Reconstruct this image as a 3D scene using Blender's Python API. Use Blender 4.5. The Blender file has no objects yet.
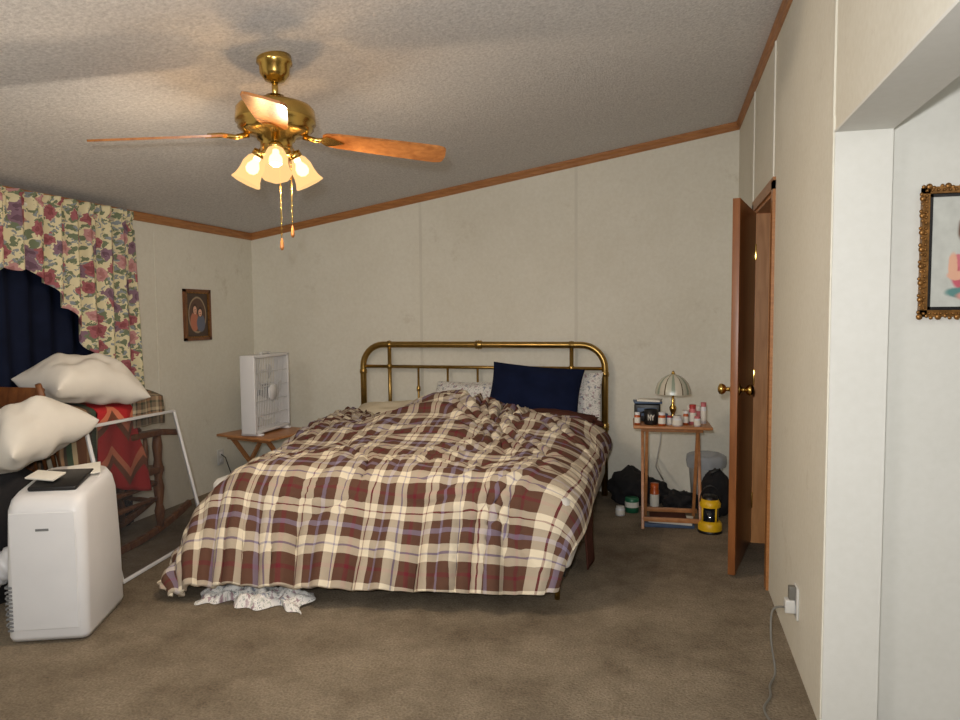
import bpy, bmesh, math, random
import numpy as np
from mathutils import Vector, Matrix, noise
random.seed(7)
D=bpy.data; S=bpy.context.scene
S.view_settings.view_transform='Standard'
H=1.32
XR,XL,YB=.488,-3.302,5.254
TW=.152
def zc(x): return 1.995+.165*(x-XL)

# ---------------- materials ----------------
def srgb(c):
    return tuple(((v/255)/12.92 if v/255<=.04045 else ((v/255+.055)/1.055)**2.4) for v in c)+(1,)
def new(name):
    m=D.materials.new(name); m.use_nodes=True; nt=m.node_tree
    return m,nt,nt.nodes['Principled BSDF']
def N(nt,t,**k):
    n=nt.nodes.new(t)
    for a,b in k.items(): setattr(n,a,b)
    return n
def mat(name,c,rough=.6,metal=0,var=.12,scale=8,bump=0,bscale=60,spec=.5,stretch=None):
    m,nt,p=new(name)
    tc=N(nt,'ShaderNodeTexCoord'); mp=N(nt,'ShaderNodeMapping')
    nt.links.new(tc.outputs['Object'],mp.inputs['Vector'])
    if stretch: mp.inputs['Scale'].default_value=stretch
    nz=N(nt,'ShaderNodeTexNoise'); nz.inputs['Scale'].default_value=scale; nz.inputs['Detail'].default_value=5
    nt.links.new(mp.outputs[0],nz.inputs['Vector'])
    r=N(nt,'ShaderNodeValToRGB'); b=srgb(c)
    r.color_ramp.elements[0].position=.3; r.color_ramp.elements[1].position=.7
    r.color_ramp.elements[0].color=tuple(x*(1-var) for x in b[:3])+(1,)
    r.color_ramp.elements[1].color=tuple(min(1,x*(1+var)) for x in b[:3])+(1,)
    nt.links.new(nz.outputs['Fac'],r.inputs['Fac']); nt.links.new(r.outputs[0],p.inputs['Base Color'])
    p.inputs['Roughness'].default_value=rough; p.inputs['Metallic'].default_value=metal
    p.inputs['Specular IOR Level'].default_value=spec
    if bump:
        n2=N(nt,'ShaderNodeTexNoise'); n2.inputs['Scale'].default_value=bscale; n2.inputs['Detail'].default_value=3
        nt.links.new(mp.outputs[0],n2.inputs['Vector'])
        bp=N(nt,'ShaderNodeBump'); bp.inputs['Strength'].default_value=bump; bp.inputs['Distance'].default_value=.01
        nt.links.new(n2.outputs['Fac'],bp.inputs['Height']); nt.links.new(bp.outputs[0],p.inputs['Normal'])
    return m
def wood(name,c,c2,rough=.4,sc=(3,3,30),spec=.5):
    m,nt,p=new(name)
    tc=N(nt,'ShaderNodeTexCoord'); mp=N(nt,'ShaderNodeMapping'); mp.inputs['Scale'].default_value=sc
    nz=N(nt,'ShaderNodeTexNoise'); nz.inputs['Scale'].default_value=3; nz.inputs['Detail'].default_value=6; nz.inputs['Distortion'].default_value=.6
    r=N(nt,'ShaderNodeValToRGB'); r.color_ramp.elements[0].position=.32; r.color_ramp.elements[1].position=.68
    r.color_ramp.elements[0].color=srgb(c); r.color_ramp.elements[1].color=srgb(c2)
    nt.links.new(tc.outputs['Object'],mp.inputs[0]); nt.links.new(mp.outputs[0],nz.inputs['Vector'])
    nt.links.new(nz.outputs['Fac'],r.inputs[0]); nt.links.new(r.outputs[0],p.inputs['Base Color'])
    p.inputs['Roughness'].default_value=rough; p.inputs['Specular IOR Level'].default_value=spec
    return m
def wallmat(name,c,c2,smudge=None):
    m,nt,p=new(name)
    tc=N(nt,'ShaderNodeTexCoord')
    n1=N(nt,'ShaderNodeTexNoise'); n1.inputs['Scale'].default_value=1.6; n1.inputs['Detail'].default_value=6; n1.inputs['Roughness'].default_value=.65
    n2=N(nt,'ShaderNodeTexNoise'); n2.inputs['Scale'].default_value=45; n2.inputs['Detail'].default_value=4
    mx=N(nt,'ShaderNodeMix',data_type='FLOAT'); mx.inputs[0].default_value=.4
    nt.links.new(tc.outputs['Object'],n1.inputs['Vector']); nt.links.new(tc.outputs['Object'],n2.inputs['Vector'])
    nt.links.new(n1.outputs['Fac'],mx.inputs[2]); nt.links.new(n2.outputs['Fac'],mx.inputs[3])
    r=N(nt,'ShaderNodeValToRGB'); r.color_ramp.elements[0].position=.35; r.color_ramp.elements[1].position=.62
    r.color_ramp.elements[0].color=srgb(c2); r.color_ramp.elements[1].color=srgb(c)
    nt.links.new(mx.outputs[0],r.inputs[0]); out=r.outputs[0]
    if smudge:
        n3=N(nt,'ShaderNodeTexNoise'); n3.inputs['Scale'].default_value=3.4; n3.inputs['Detail'].default_value=8; n3.inputs['Roughness'].default_value=.75
        nt.links.new(tc.outputs['Object'],n3.inputs['Vector'])
        r3=N(nt,'ShaderNodeValToRGB'); r3.color_ramp.elements[0].position=.60; r3.color_ramp.elements[1].position=.74
        r3.color_ramp.elements[0].color=(0,0,0,1); r3.color_ramp.elements[1].color=(1,1,1,1)
        nt.links.new(n3.outputs['Fac'],r3.inputs[0])
        m3=N(nt,'ShaderNodeMix',data_type='RGBA'); nt.links.new(r3.outputs[0],m3.inputs[0]); nt.links.new(out,m3.inputs[6]); m3.inputs[7].default_value=srgb(smudge); out=m3.outputs[2]
    nt.links.new(out,p.inputs['Base Color'])
    p.inputs['Roughness'].default_value=.7; p.inputs['Specular IOR Level'].default_value=.25
    return m
M={}
M['wall']=wallmat('wall_panel_paint',(229,227,216),(219,216,203),(206,201,186))
M['batten']=mat('batten_paint',(214,211,199),.6,var=.03)
M['hall']=wallmat('hall_paint',(226,226,221),(220,220,214))
M['white']=mat('white_paint',(222,220,212),.5,var=.03)
m,nt,p=new('popcorn_ceiling'); tc=N(nt,'ShaderNodeTexCoord')
n1=N(nt,'ShaderNodeTexNoise'); n1.inputs['Scale'].default_value=75; n1.inputs['Detail'].default_value=4; n1.inputs['Roughness'].default_value=.7
r=N(nt,'ShaderNodeValToRGB'); r.color_ramp.elements[0].position=.3; r.color_ramp.elements[1].position=.7
r.color_ramp.elements[0].color=srgb((190,189,190)); r.color_ramp.elements[1].color=srgb((232,231,231))
bp=N(nt,'ShaderNodeBump'); bp.inputs['Strength'].default_value=.5; bp.inputs['Distance'].default_value=.012
nt.links.new(tc.outputs['Object'],n1.inputs['Vector']); nt.links.new(n1.outputs['Fac'],r.inputs[0]); nt.links.new(r.outputs[0],p.inputs['Base Color'])
nt.links.new(n1.outputs['Fac'],bp.inputs['Height']); nt.links.new(bp.outputs[0],p.inputs['Normal']); p.inputs['Roughness'].default_value=.95
p.inputs['Specular IOR Level'].default_value=.1
M['ceil']=m
m,nt,p=new('carpet'); tc=N(nt,'ShaderNodeTexCoord')
n1=N(nt,'ShaderNodeTexNoise'); n1.inputs['Scale'].default_value=1.5; n1.inputs['Detail'].default_value=9; n1.inputs['Roughness'].default_value=.75
n2=N(nt,'ShaderNodeTexNoise'); n2.inputs['Scale'].default_value=110; n2.inputs['Detail'].default_value=3
n3=N(nt,'ShaderNodeTexNoise'); n3.inputs['Scale'].default_value=4.5; n3.inputs['Detail'].default_value=6; n3.inputs['Roughness'].default_value=.7
r=N(nt,'ShaderNodeValToRGB'); r.color_ramp.elements[0].position=.36; r.color_ramp.elements[1].position=.62
r.color_ramp.elements[0].color=srgb((120,108,92)); r.color_ramp.elements[1].color=srgb((160,147,128))
r2=N(nt,'ShaderNodeValToRGB'); r2.color_ramp.elements[0].position=.3; r2.color_ramp.elements[1].position=.7
r2.color_ramp.elements[0].color=(.6,.6,.6,1); r2.color_ramp.elements[1].color=(1.0,1.0,1.0,1)
r3=N(nt,'ShaderNodeValToRGB'); r3.color_ramp.elements[0].position=.32; r3.color_ramp.elements[1].position=.5
r3.color_ramp.elements[0].color=(.80,.78,.76,1); r3.color_ramp.elements[1].color=(1.0,1.0,1.0,1)
mx=N(nt,'ShaderNodeMix',data_type='RGBA',blend_type='MULTIPLY'); mx.inputs[0].default_value=1
mx2=N(nt,'ShaderNodeMix',data_type='RGBA',blend_type='MULTIPLY'); mx2.inputs[0].default_value=1
for n_ in (n1,n2,n3): nt.links.new(tc.outputs['Object'],n_.inputs['Vector'])
nt.links.new(n1.outputs['Fac'],r.inputs[0]); nt.links.new(n2.outputs['Fac'],r2.inputs[0]); nt.links.new(n3.outputs['Fac'],r3.inputs[0])
nt.links.new(r.outputs[0],mx.inputs[6]); nt.links.new(r2.outputs[0],mx.inputs[7]); nt.links.new(mx.outputs[2],mx2.inputs[6]); nt.links.new(r3.outputs[0],mx2.inputs[7]); nt.links.new(mx2.outputs[2],p.inputs['Base Color'])
bp=N(nt,'ShaderNodeBump'); bp.inputs['Strength'].default_value=.7; bp.inputs['Distance'].default_value=.01
nt.links.new(n2.outputs['Fac'],bp.inputs['Height']); nt.links.new(bp.outputs[0],p.inputs['Normal'])
p.inputs['Roughness'].default_value=1; p.inputs['Specular IOR Level'].default_value=.05
M['carpet']=m
def plaid(name,stops,period,fac=.5):
    m,nt,p=new(name); uv=N(nt,'ShaderNodeUVMap'); sp=N(nt,'ShaderNodeSeparateXYZ'); nt.links.new(uv.outputs[0],sp.inputs[0])
    cols=[]
    for ax in (0,1):
        d=N(nt,'ShaderNodeMath',operation='DIVIDE'); d.inputs[1].default_value=period
        fr=N(nt,'ShaderNodeMath',operation='FRACT'); nt.links.new(sp.outputs[ax],d.inputs[0]); nt.links.new(d.outputs[0],fr.inputs[0])
        r=N(nt,'ShaderNodeValToRGB'); cr=r.color_ramp; cr.interpolation='CONSTANT'
        cr.elements[0].position=0; cr.elements[0].color=srgb(stops[0][1])
        cr.elements[1].position=stops[1][0]; cr.elements[1].color=srgb(stops[1][1])
        for ps,c in stops[2:]:
            e=cr.elements.new(ps); e.color=srgb(c)
        nt.links.new(fr.outputs[0],r.inputs[0]); cols.append(r)
    mx=N(nt,'ShaderNodeMix',data_type='RGBA'); mx.inputs[0].default_value=fac
    nt.links.new(cols[0].outputs[0],mx.inputs[6]); nt.links.new(cols[1].outputs[0],mx.inputs[7])
    nt.links.new(mx.outputs[2],p.inputs['Base Color'])
    n2=N(nt,'ShaderNodeTexNoise'); n2.inputs['Scale'].default_value=14; n2.inputs['Detail'].default_value=4
    tc=N(nt,'ShaderNodeTexCoord'); nt.links.new(tc.outputs['Object'],n2.inputs['Vector'])
    bp=N(nt,'ShaderNodeBump'); bp.inputs['Strength'].default_value=.5; bp.inputs['Distance'].default_value=.02
    nt.links.new(n2.outputs['Fac'],bp.inputs['Height']); nt.links.new(bp.outputs[0],p.inputs['Normal'])
    p.inputs['Roughness'].default_value=.9; p.inputs['Specular IOR Level'].default_value=.15
    return m
BR=(98,70,58); CR=(228,218,196); LV=(142,134,160); BG=(112,42,52)
M['plaid']=plaid('plaid_comforter',[(0,CR),(.09,BG),(.11,CR),(.20,BR),(.32,LV),(.38,BR),(.5,CR),(.59,LV),(.615,CR),(.70,BR),(.82,BG),(.86,BR)],.35)
M['plaid2']=plaid('grey_check_blanket',[(0,(120,108,92)),(.3,(178,165,140)),(.5,(70,60,55)),(.6,(150,120,95)),(.85,(60,70,60))],.09)
def stripes(name,stops,period,diag=0):
    m,nt,p=new(name); uv=N(nt,'ShaderNodeUVMap'); sp=N(nt,'ShaderNodeSeparateXYZ'); nt.links.new(uv.outputs[0],sp.inputs[0])
    src=sp.outputs[0]
    if diag:
        pp=N(nt,'ShaderNodeMath',operation='PINGPONG'); pp.inputs[1].default_value=.11; nt.links.new(sp.outputs[0],pp.inputs[0])
        a_=N(nt,'ShaderNodeMath',operation='ADD'); nt.links.new(pp.outputs[0],a_.inputs[0]); nt.links.new(sp.outputs[1],a_.inputs[1]); src=a_.outputs[0]
    d=N(nt,'ShaderNodeMath',operation='DIVIDE'); d.inputs[1].default_value=period
    fr=N(nt,'ShaderNodeMath',operation='FRACT'); nt.links.new(src,d.inputs[0]); nt.links.new(d.outputs[0],fr.inputs[0])
    r=N(nt,'ShaderNodeValToRGB'); cr=r.color_ramp; cr.interpolation='CONSTANT'
    cr.elements[0].color=srgb(stops[0][1]); cr.elements[1].position=stops[1][0]; cr.elements[1].color=srgb(stops[1][1])
    for ps,c in stops[2:]:
        e=cr.elements.new(ps); e.color=srgb(c)
    nt.links.new(fr.outputs[0],r.inputs[0]); nt.links.new(r.outputs[0],p.inputs['Base Color']); p.inputs['Roughness'].default_value=.9
    return m
M['stripe']=stripes('striped_blanket',[(0,(60,78,62)),(.25,(165,150,120)),(.4,(104,70,50)),(.7,(140,112,85)),(.85,(70,62,54))],.16)
M['zigzag']=stripes('red_patchwork_blanket',[(0,(176,34,38)),(.38,(206,122,92)),(.58,(120,72,52)),(.78,(176,34,38))],.22,1)
def floral(name,base,flowers,scale,sz=.32,leaf=(92,104,78),wob=.9):
    m,nt,p=new(name); uv=N(nt,'ShaderNodeUVMap')
    nz=N(nt,'ShaderNodeTexNoise'); nz.inputs['Scale'].default_value=scale*3.2; nz.inputs['Detail'].default_value=3
    nt.links.new(uv.outputs[0],nz.inputs['Vector'])
    sc=N(nt,'ShaderNodeVectorMath',operation='SCALE'); sc.inputs['Scale'].default_value=wob/scale
    nt.links.new(nz.outputs['Color'],sc.inputs[0])
    ad=N(nt,'ShaderNodeVectorMath',operation='ADD'); nt.links.new(uv.outputs[0],ad.inputs[0]); nt.links.new(sc.outputs[0],ad.inputs[1])
    def vor(s,off):
        a2=N(nt,'ShaderNodeVectorMath',operation='ADD'); a2.inputs[1].default_value=(off,off*.7,0); nt.links.new(ad.outputs[0],a2.inputs[0])
        v=N(nt,'ShaderNodeTexVoronoi',voronoi_dimensions='2D'); v.inputs['Scale'].default_value=s; v.inputs['Randomness'].default_value=.85
        nt.links.new(a2.outputs[0],v.inputs['Vector']); return v
    def layer(prev,v,th,colsock):
        lt=N(nt,'ShaderNodeMath',operation='LESS_THAN'); lt.inputs[1].default_value=th; nt.links.new(v.outputs['Distance'],lt.inputs[0])
        mx=N(nt,'ShaderNodeMix',data_type='RGBA'); nt.links.new(lt.outputs[0],mx.inputs[0])
        if prev is None: mx.inputs[6].default_value=srgb(base)
        else: nt.links.new(prev,mx.inputs[6])
        if isinstance(colsock,tuple): mx.inputs[7].default_value=colsock
        else: nt.links.new(colsock,mx.inputs[7])
        return mx.outputs[2]
    cur=layer(None,vor(scale*2.3,3.1),sz*.95,srgb(leaf))
    cur=layer(cur,vor(scale*2.6,7.7),sz*.7,srgb((132,140,146)))
    v=vor(scale,0)
    sp=N(nt,'ShaderNodeSeparateColor'); nt.links.new(v.outputs['Color'],sp.inputs[0])
    r=N(nt,'ShaderNodeValToRGB'); r.color_ramp.interpolation='CONSTANT'
    r.color_ramp.elements[0].color=srgb(flowers[0]); r.color_ramp.elements[1].color=srgb(flowers[1]); r.color_ramp.elements[1].position=.4
    e=r.color_ramp.elements.new(.7); e.color=srgb(flowers[2]); nt.links.new(sp.outputs[0],r.inputs[0])
    cur=layer(cur,v,sz,r.outputs[0])
    r3=N(nt,'ShaderNodeMix',data_type='RGBA',blend_type='MULTIPLY'); r3.inputs[0].default_value=.45
    nt.links.new(r.outputs[0],r3.inputs[6]); nt.links.new(r.outputs[0],r3.inputs[7])
    cur=layer(cur,v,sz*.5,r3.outputs[2])
    nt.links.new(cur,p.inputs['Base Color']); p.inputs['Roughness'].default_value=.85; p.inputs['Specular IOR Level'].default_value=.15
    return m
M['floral']=floral('floral_curtain',(212,203,168),[(156,96,102),(184,138,138),(130,104,120)],9,.32,(112,122,98),.8)
M['floral2']=floral('floral_sheet',(228,226,223),[(176,156,162),(192,178,182),(162,166,178)],22,.20,(186,190,184))
M['navy']=mat('navy_fabric',(20,28,54),.9,var=.2,spec=.1)
M['navycurt']=mat('navy_curtain_fabric',(19,25,44),.9,var=.2,spec=.1)
M['brass']=mat('brass',(206,172,96),.2,1,var=.1,scale=20)
M['obrass']=mat('aged_brass',(168,138,80),.3,1,var=.15,scale=25)
M['oak']=wood('oak_trim',(150,98,54),(178,124,74))
M['doorw']=wood('door_wood',(126,76,40),(152,96,54),.35,(12,12,1.5))
M['jamb']=wood('jamb_wood',(200,136,80),(220,158,100),.45,(12,12,1.5))
M['traywood']=wood('tray_wood',(158,104,62),(184,130,84),.4,(6,20,6))
M['dkwood']=wood('dark_wood',(96,56,32),(130,82,46),.4,(12,12,3))
M['blade']=wood('blade_wood',(150,94,48),(186,124,68),.25,(10,10,10))
M['plastic']=mat('white_plastic',(222,223,226),.35,var=.02)
M['plastic2']=mat('offwhite_plastic',(205,205,202),.45,var=.03)
M['black']=mat('black_plastic',(18,18,20),.4,var=.2)
M['dark']=mat('dark_fabric',(24,23,26),.9,var=.4,bump=.5,bscale=20)
M['whitecloth']=mat('white_cloth',(222,218,210),.9,var=.04,bump=.35,bscale=9,spec=.1)
M['beige']=mat('beige_cloth',(214,202,178),.9,var=.06,bump=.4,bscale=12,spec=.1)
M['maroon']=mat('maroon_brown_cloth',(78,48,40),.9,var=.2,bump=.4,bscale=20,spec=.1)
M['sheet']=mat('mattress_ticking',(210,208,204),.8,var=.05)
M['yellow']=mat('yellow_plastic',(222,178,24),.4)
M['green']=mat('green_label',(40,112,80),.4)
M['orange']=mat('amber_plastic',(180,84,32),.3)
M['pink']=mat('pink_box',(196,110,116),.5)
M['capred']=mat('red_cap',(170,50,50),.4)
M['paper']=mat('paper',(225,222,212),.7,var=.03)
M['bluebox']=mat('blue_box',(70,90,120),.5)
M['cable']=mat('grey_cable',(110,108,102),.5)
M['gold']=mat('ornate_gold',(138,98,52),.4,.7,var=.4,scale=60)
M['grille']=mat('vent_grey',(120,122,124),.5)
def portrait(name,bg,layers,wob=.05):
    m,nt,p=new(name); uv=N(nt,'ShaderNodeUVMap')
    nz=N(nt,'ShaderNodeTexNoise'); nz.inputs['Scale'].default_value=7; nz.inputs['Detail'].default_value=4; nt.links.new(uv.outputs[0],nz.inputs['Vector'])
    sb=N(nt,'ShaderNodeVectorMath',operation='SUBTRACT'); sb.inputs[1].default_value=(.5,.5,.5); nt.links.new(nz.outputs['Color'],sb.inputs[0])
    sc=N(nt,'ShaderNodeVectorMath',operation='SCALE'); sc.inputs['Scale'].default_value=wob; nt.links.new(sb.outputs[0],sc.inputs[0])
    ad=N(nt,'ShaderNodeVectorMath',operation='ADD'); nt.links.new(uv.outputs[0],ad.inputs[0]); nt.links.new(sc.outputs[0],ad.inputs[1])
    r=N(nt,'ShaderNodeValToRGB'); r.color_ramp.elements[0].position=.3; r.color_ramp.elements[1].position=.7
    r.color_ramp.elements[0].color=srgb(tuple(v*.92 for v in bg)); r.color_ramp.elements[1].color=srgb(bg)
    nt.links.new(nz.outputs['Fac'],r.inputs[0]); cur=r.outputs[0]
    for (cx,cy,rx,ry,soft,c) in layers:
        s1=N(nt,'ShaderNodeVectorMath',operation='SUBTRACT'); s1.inputs[1].default_value=(cx,cy,0); nt.links.new(ad.outputs[0],s1.inputs[0])
        s2=N(nt,'ShaderNodeVectorMath',operation='MULTIPLY'); s2.inputs[1].default_value=(1/rx,1/ry,0); nt.links.new(s1.outputs[0],s2.inputs[0])
        ln=N(nt,'ShaderNodeVectorMath',operation='LENGTH'); nt.links.new(s2.outputs[0],ln.inputs[0])
        mr=N(nt,'ShaderNodeMapRange',interpolation_type='SMOOTHSTEP'); mr.inputs[1].default_value=1-soft; mr.inputs[2].default_value=1+soft; mr.inputs[3].default_value=1; mr.inputs[4].default_value=0
        nt.links.new(ln.outputs['Value'],mr.inputs[0])
        mx=N(nt,'ShaderNodeMix',data_type='RGBA'); nt.links.new(mr.outputs[0],mx.inputs[0]); nt.links.new(cur,mx.inputs[6]); mx.inputs[7].default_value=srgb(c); cur=mx.outputs[2]
    nt.links.new(cur,p.inputs['Base Color']); p.inputs['Roughness'].default_value=.35
    return m
SK=(226,176,150)
def sh(L_,dx): return [(a+dx,)+tuple(r_) for a,*r_ in L_]
M['port1']=portrait('child_portrait',(206,208,202),sh([
 (.50,.70,.20,.18,.12,(104,64,42)),(.40,.62,.07,.12,.2,(96,58,40)),(.62,.60,.07,.13,.2,(96,58,40)),(.50,.50,.065,.10,.2,(206,154,126)),
 (.52,.30,.28,.20,.10,(198,96,112)),(.44,.34,.10,.10,.4,(222,136,144)),(.60,.26,.12,.12,.4,(176,76,94)),
 (.34,.42,.10,.06,.15,(208,116,128)),(.26,.38,.045,.11,.2,SK),(.30,.29,.10,.042,.2,SK),(.42,.25,.07,.035,.25,SK),(.36,.13,.17,.05,.2,(96,140,138)),(.50,.10,.20,.05,.2,(216,150,140)),
 (.50,.66,.125,.145,.12,SK),(.46,.63,.04,.035,.5,(232,164,144)),(.56,.63,.04,.035,.5,(232,164,144)),(.50,.79,.14,.05,.3,(104,64,42)),
 (.455,.68,.018,.012,.3,(50,34,28)),(.55,.68,.018,.012,.3,(50,34,28)),(.50,.635,.012,.018,.5,(200,138,112)),(.50,.59,.035,.012,.3,(170,70,66))],-.03))
M['port2']=portrait('family_portrait',(70,50,40),[
 (.5,.5,.42,.42,.05,(180,160,130)),(.5,.5,.39,.39,.05,(92,64,52)),(.36,.34,.20,.22,.1,(190,116,90)),(.66,.30,.20,.20,.1,(100,106,126)),
 (.38,.64,.12,.12,.1,(70,42,28)),(.39,.61,.085,.095,.1,SK),(.64,.57,.115,.12,.1,(60,38,28)),(.63,.55,.085,.09,.1,SK),(.36,.62,.015,.01,.3,(50,30,25)),(.42,.62,.015,.01,.3,(50,30,25)),(.60,.56,.015,.01,.3,(50,30,25)),(.66,.56,.015,.01,.3,(50,30,25)),(.39,.57,.03,.01,.3,(160,80,70)),(.63,.51,.03,.01,.3,(160,80,70))],.03)
def mixmat(name,a,b,fac):
    m=D.materials.new(name); m.use_nodes=True; nt=m.node_tree; nt.nodes.remove(nt.nodes['Principled BSDF'])
    o=nt.nodes['Material Output']; mx=N(nt,'ShaderNodeMixShader'); mx.inputs[0].default_value=fac
    s=[]
    for t,c,extra in (a,b):
        n=N(nt,t); n.inputs['Color'].default_value=c
        for k,v in extra.items(): n.inputs[k].default_value=v
        s.append(n)
    nt.links.new(s[0].outputs[0],mx.inputs[1]); nt.links.new(s[1].outputs[0],mx.inputs[2]); nt.links.new(mx.outputs[0],o.inputs[0])
    return m
M['shade']=mixmat('frosted_glass_lit',('ShaderNodeBsdfTransparent',(1,.86,.66,1),{}),('ShaderNodeEmission',(1,.60,.26,1),{'Strength':1.4}),.62)
M['bulb']=mixmat('lamp_bulb',('ShaderNodeBsdfTransparent',(1,1,1,1),{}),('ShaderNodeEmission',(1,.88,.66,1),{'Strength':16}),.9)
M['screen']=mixmat('fly_screen_mesh',('ShaderNodeBsdfTransparent',(1,1,1,1),{}),('ShaderNodeBsdfDiffuse',(.07,.07,.075,1),{}),.35)
M['bag']=mixmat('clear_plastic_bag',('ShaderNodeBsdfTransparent',(1,1,1,1),{}),('ShaderNodeBsdfDiffuse',(.6,.63,.68,1),{}),.5)
M['glassy']=mat('window_glass',(20,26,34),.05)

# ---------------- builder ----------------
class B:
    def __init__(s,name): s.n=name; s.v=[]; s.f=[]; s.mi=[]; s.sm=[]; s.uv=[]; s.mats=[]
    def m(s,k):
        if k not in s.mats: s.mats.append(k)
        return s.mats.index(k)
    def add(s,vs,fs,k,smooth=True,uvs=None,T=None):
        o=len(s.v)
        for p in vs:
            p=Vector(p)
            if T is not None: p=T@p
            s.v.append(p)
        i=s.m(k)
        for f in fs:
            s.f.append([o+a for a in f]); s.mi.append(i); s.sm.append(smooth)
            s.uv.append([uvs[a] for a in f] if uvs is not None else [(0,0)]*len(f))
    def box(s,c,sz,k,R=None,bev=0,smooth=False):
        bm=bmesh.new(); bmesh.ops.create_cube(bm,size=1)
        bmesh.ops.scale(bm,vec=sz,verts=bm.verts)
        if bev: bmesh.ops.bevel(bm,geom=bm.edges[:],offset=bev,segments=3,affect='EDGES',profile=.5)
        T=Matrix.Translation(c)
        if R is not None: T=T@R
        bm.verts.index_update()
        s.add([v.co.copy() for v in bm.verts],[[v.index for v in f.verts] for f in bm.faces],k,smooth or bev>0,T=T); bm.free()
    def bar(s,p0,p1,w,h,k,bev=.002):
        p0=Vector(p0);p1=Vector(p1); d=p1-p0; L=d.length
        q=d.to_track_quat('Z','Y').to_matrix().to_4x4()
        s.box((p0+p1)/2,(w,h,L),k,q,bev)
    def tube(s,pts,r,k,seg=10,caps=True):
        pts=[Vector(p) for p in pts]; n=len(pts)
        rs=r if isinstance(r,(list,tuple)) else [r]*n
        t=(pts[1]-pts[0]).normalized(); a=Vector((0,0,1)) if abs(t.z)<.9 else Vector((1,0,0))
        x=t.cross(a).normalized(); vs=[];fs=[]
        for i in range(n):
            t=((pts[min(i+1,n-1)]-pts[i]).normalized()+(pts[i]-pts[max(i-1,0)]).normalized())
            if t.length<1e-6: t=pts[min(i+1,n-1)]-pts[max(i-1,0)]
            t.normalize(); x=(x-t*x.dot(t)).normalized(); y=t.cross(x)
            for j in range(seg):
                an=2*math.pi*j/seg; vs.append(pts[i]+(x*math.cos(an)+y*math.sin(an))*rs[i])
        for i in range(n-1):
            for j in range(seg):
                j2=(j+1)%seg; fs.append([i*seg+j,i*seg+j2,(i+1)*seg+j2,(i+1)*seg+j])
        if caps: fs.append(list(range(seg))[::-1]); fs.append([(n-1)*seg+j for j in range(seg)])
        s.add(vs,fs,k)
    def lathe(s,prof,k,T=None,seg=28,flute=0,nf=8):
        vs=[];fs=[]
        for (r,z) in prof:
            for j in range(seg):
                a=2*math.pi*j/seg; rr=r*(1+flute*math.cos(nf*a)) if flute else r
                vs.append((rr*math.cos(a),rr*math.sin(a),z))
        for i in range(len(prof)-1):
            for j in range(seg):
                j2=(j+1)%seg; fs.append([i*seg+j,i*seg+j2,(i+1)*seg+j2,(i+1)*seg+j])
        uvs=[(j/seg,i/len(prof)) for i in range(len(prof)) for j in range(seg)]
        s.add(vs,fs,k,uvs=uvs,T=T)
    def grid(s,P,k,uv=None,T=None):
        n,mm=len(P),len(P[0]); vs=[p for row in P for p in row]; fs=[]
        for i in range(n-1):
            for j in range(mm-1): fs.append([i*mm+j,i*mm+j+1,(i+1)*mm+j+1,(i+1)*mm+j])
        uvs=[q for row in uv for q in row] if uv is not None else None
        s.add(vs,fs,k,uvs=uvs,T=T)
    def ball(s,c,r,k,seg=12,sc=(1,1,1),amp=0,fr=3,flat=None,R=None):
        bm=bmesh.new(); bmesh.ops.create_icosphere(bm,subdivisions=4 if amp else 2,radius=1)
        bm.verts.index_update(); vs=[]
        for v in bm.verts:
            p=v.co.copy()
            if amp: p*=1+amp*noise.noise(p*fr+Vector(c)*3)+amp*.5*abs(noise.noise(p*fr*2.3+Vector(c)))
            q=Vector((p.x*r*sc[0],p.y*r*sc[1],p.z*r*sc[2]))
            if R is not None: q=R@q
            q+=Vector(c)
            if flat is not None: q.z=max(q.z,flat)
            vs.append(q)
        s.add(vs,[[v.index for v in f.verts] for f in bm.faces],k); bm.free()
    def pillow(s,c,sz,R,k,seed=0,wr=.012,sag=0):
        w,h,t=sz; n=44; T=Matrix.Translation(c)@R
        vs=[];fs=[];idx={}
        def vert(i,j,sg):
            edge=i in (0,n) or j in (0,n)
            key=(i,j,0 if edge else sg)
            if key in idx: return idx[key]
            # ease the parameter so the rim is sampled densely and stays rounded
            u=math.sin((-1+2*i/n)*math.pi/2); v=math.sin((-1+2*j/n)*math.pi/2)
            th=max(0,(1-abs(u)**2.6)*(1-abs(v)**2.6))**.5
            x=u*w/2*(1-.06*(1-v*v)*abs(u)**3); y=v*h/2*(1-.08*(1-u*u)*abs(v)**3)
            nn=noise.noise(Vector((u*1.5+seed,v*1.5,sg*3)))*wr*2.2+noise.noise(Vector((u*3.2+seed,v*3.2,sg)))*wr
            z=sg*(t/2*th)+sg*nn*th-sag*(u*u)
            idx[key]=len(vs); vs.append((x,y,z)); return idx[key]
        for sg in (1,-1):
            for i in range(n):
                for j in range(n):
                    q=[vert(i,j,sg),vert(i+1,j,sg),vert(i+1,j+1,sg),vert(i,j+1,sg)]
                    fs.append(q if sg>0 else q[::-1])
        s.add(vs,fs,k,uvs=[(p[0],p[1]) for p in vs],T=T)
    def done(s):
        me=D.meshes.new(s.n); me.from_pydata([tuple(v) for v in s.v],[],s.f)
        for k in s.mats: me.materials.append(M[k])
        for p,i,q in zip(me.polygons,s.mi,s.sm): p.material_index=i; p.use_smooth=q
        ul=me.uv_layers.new(name='UVMap'); flat=[c for f in s.uv for u in f for c in u]
        ul.data.foreach_set('uv',flat)
        me.validate(); me.update(); o=D.objects.new(s.n,me); S.collection.objects.link(o)
        return o
def RX(a): return Matrix.Rotation(math.radians(a),4,'X')
def RY(a): return Matrix.Rotation(math.radians(a),4,'Y')
def RZ(a): return Matrix.Rotation(math.radians(a),4,'Z')
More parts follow.
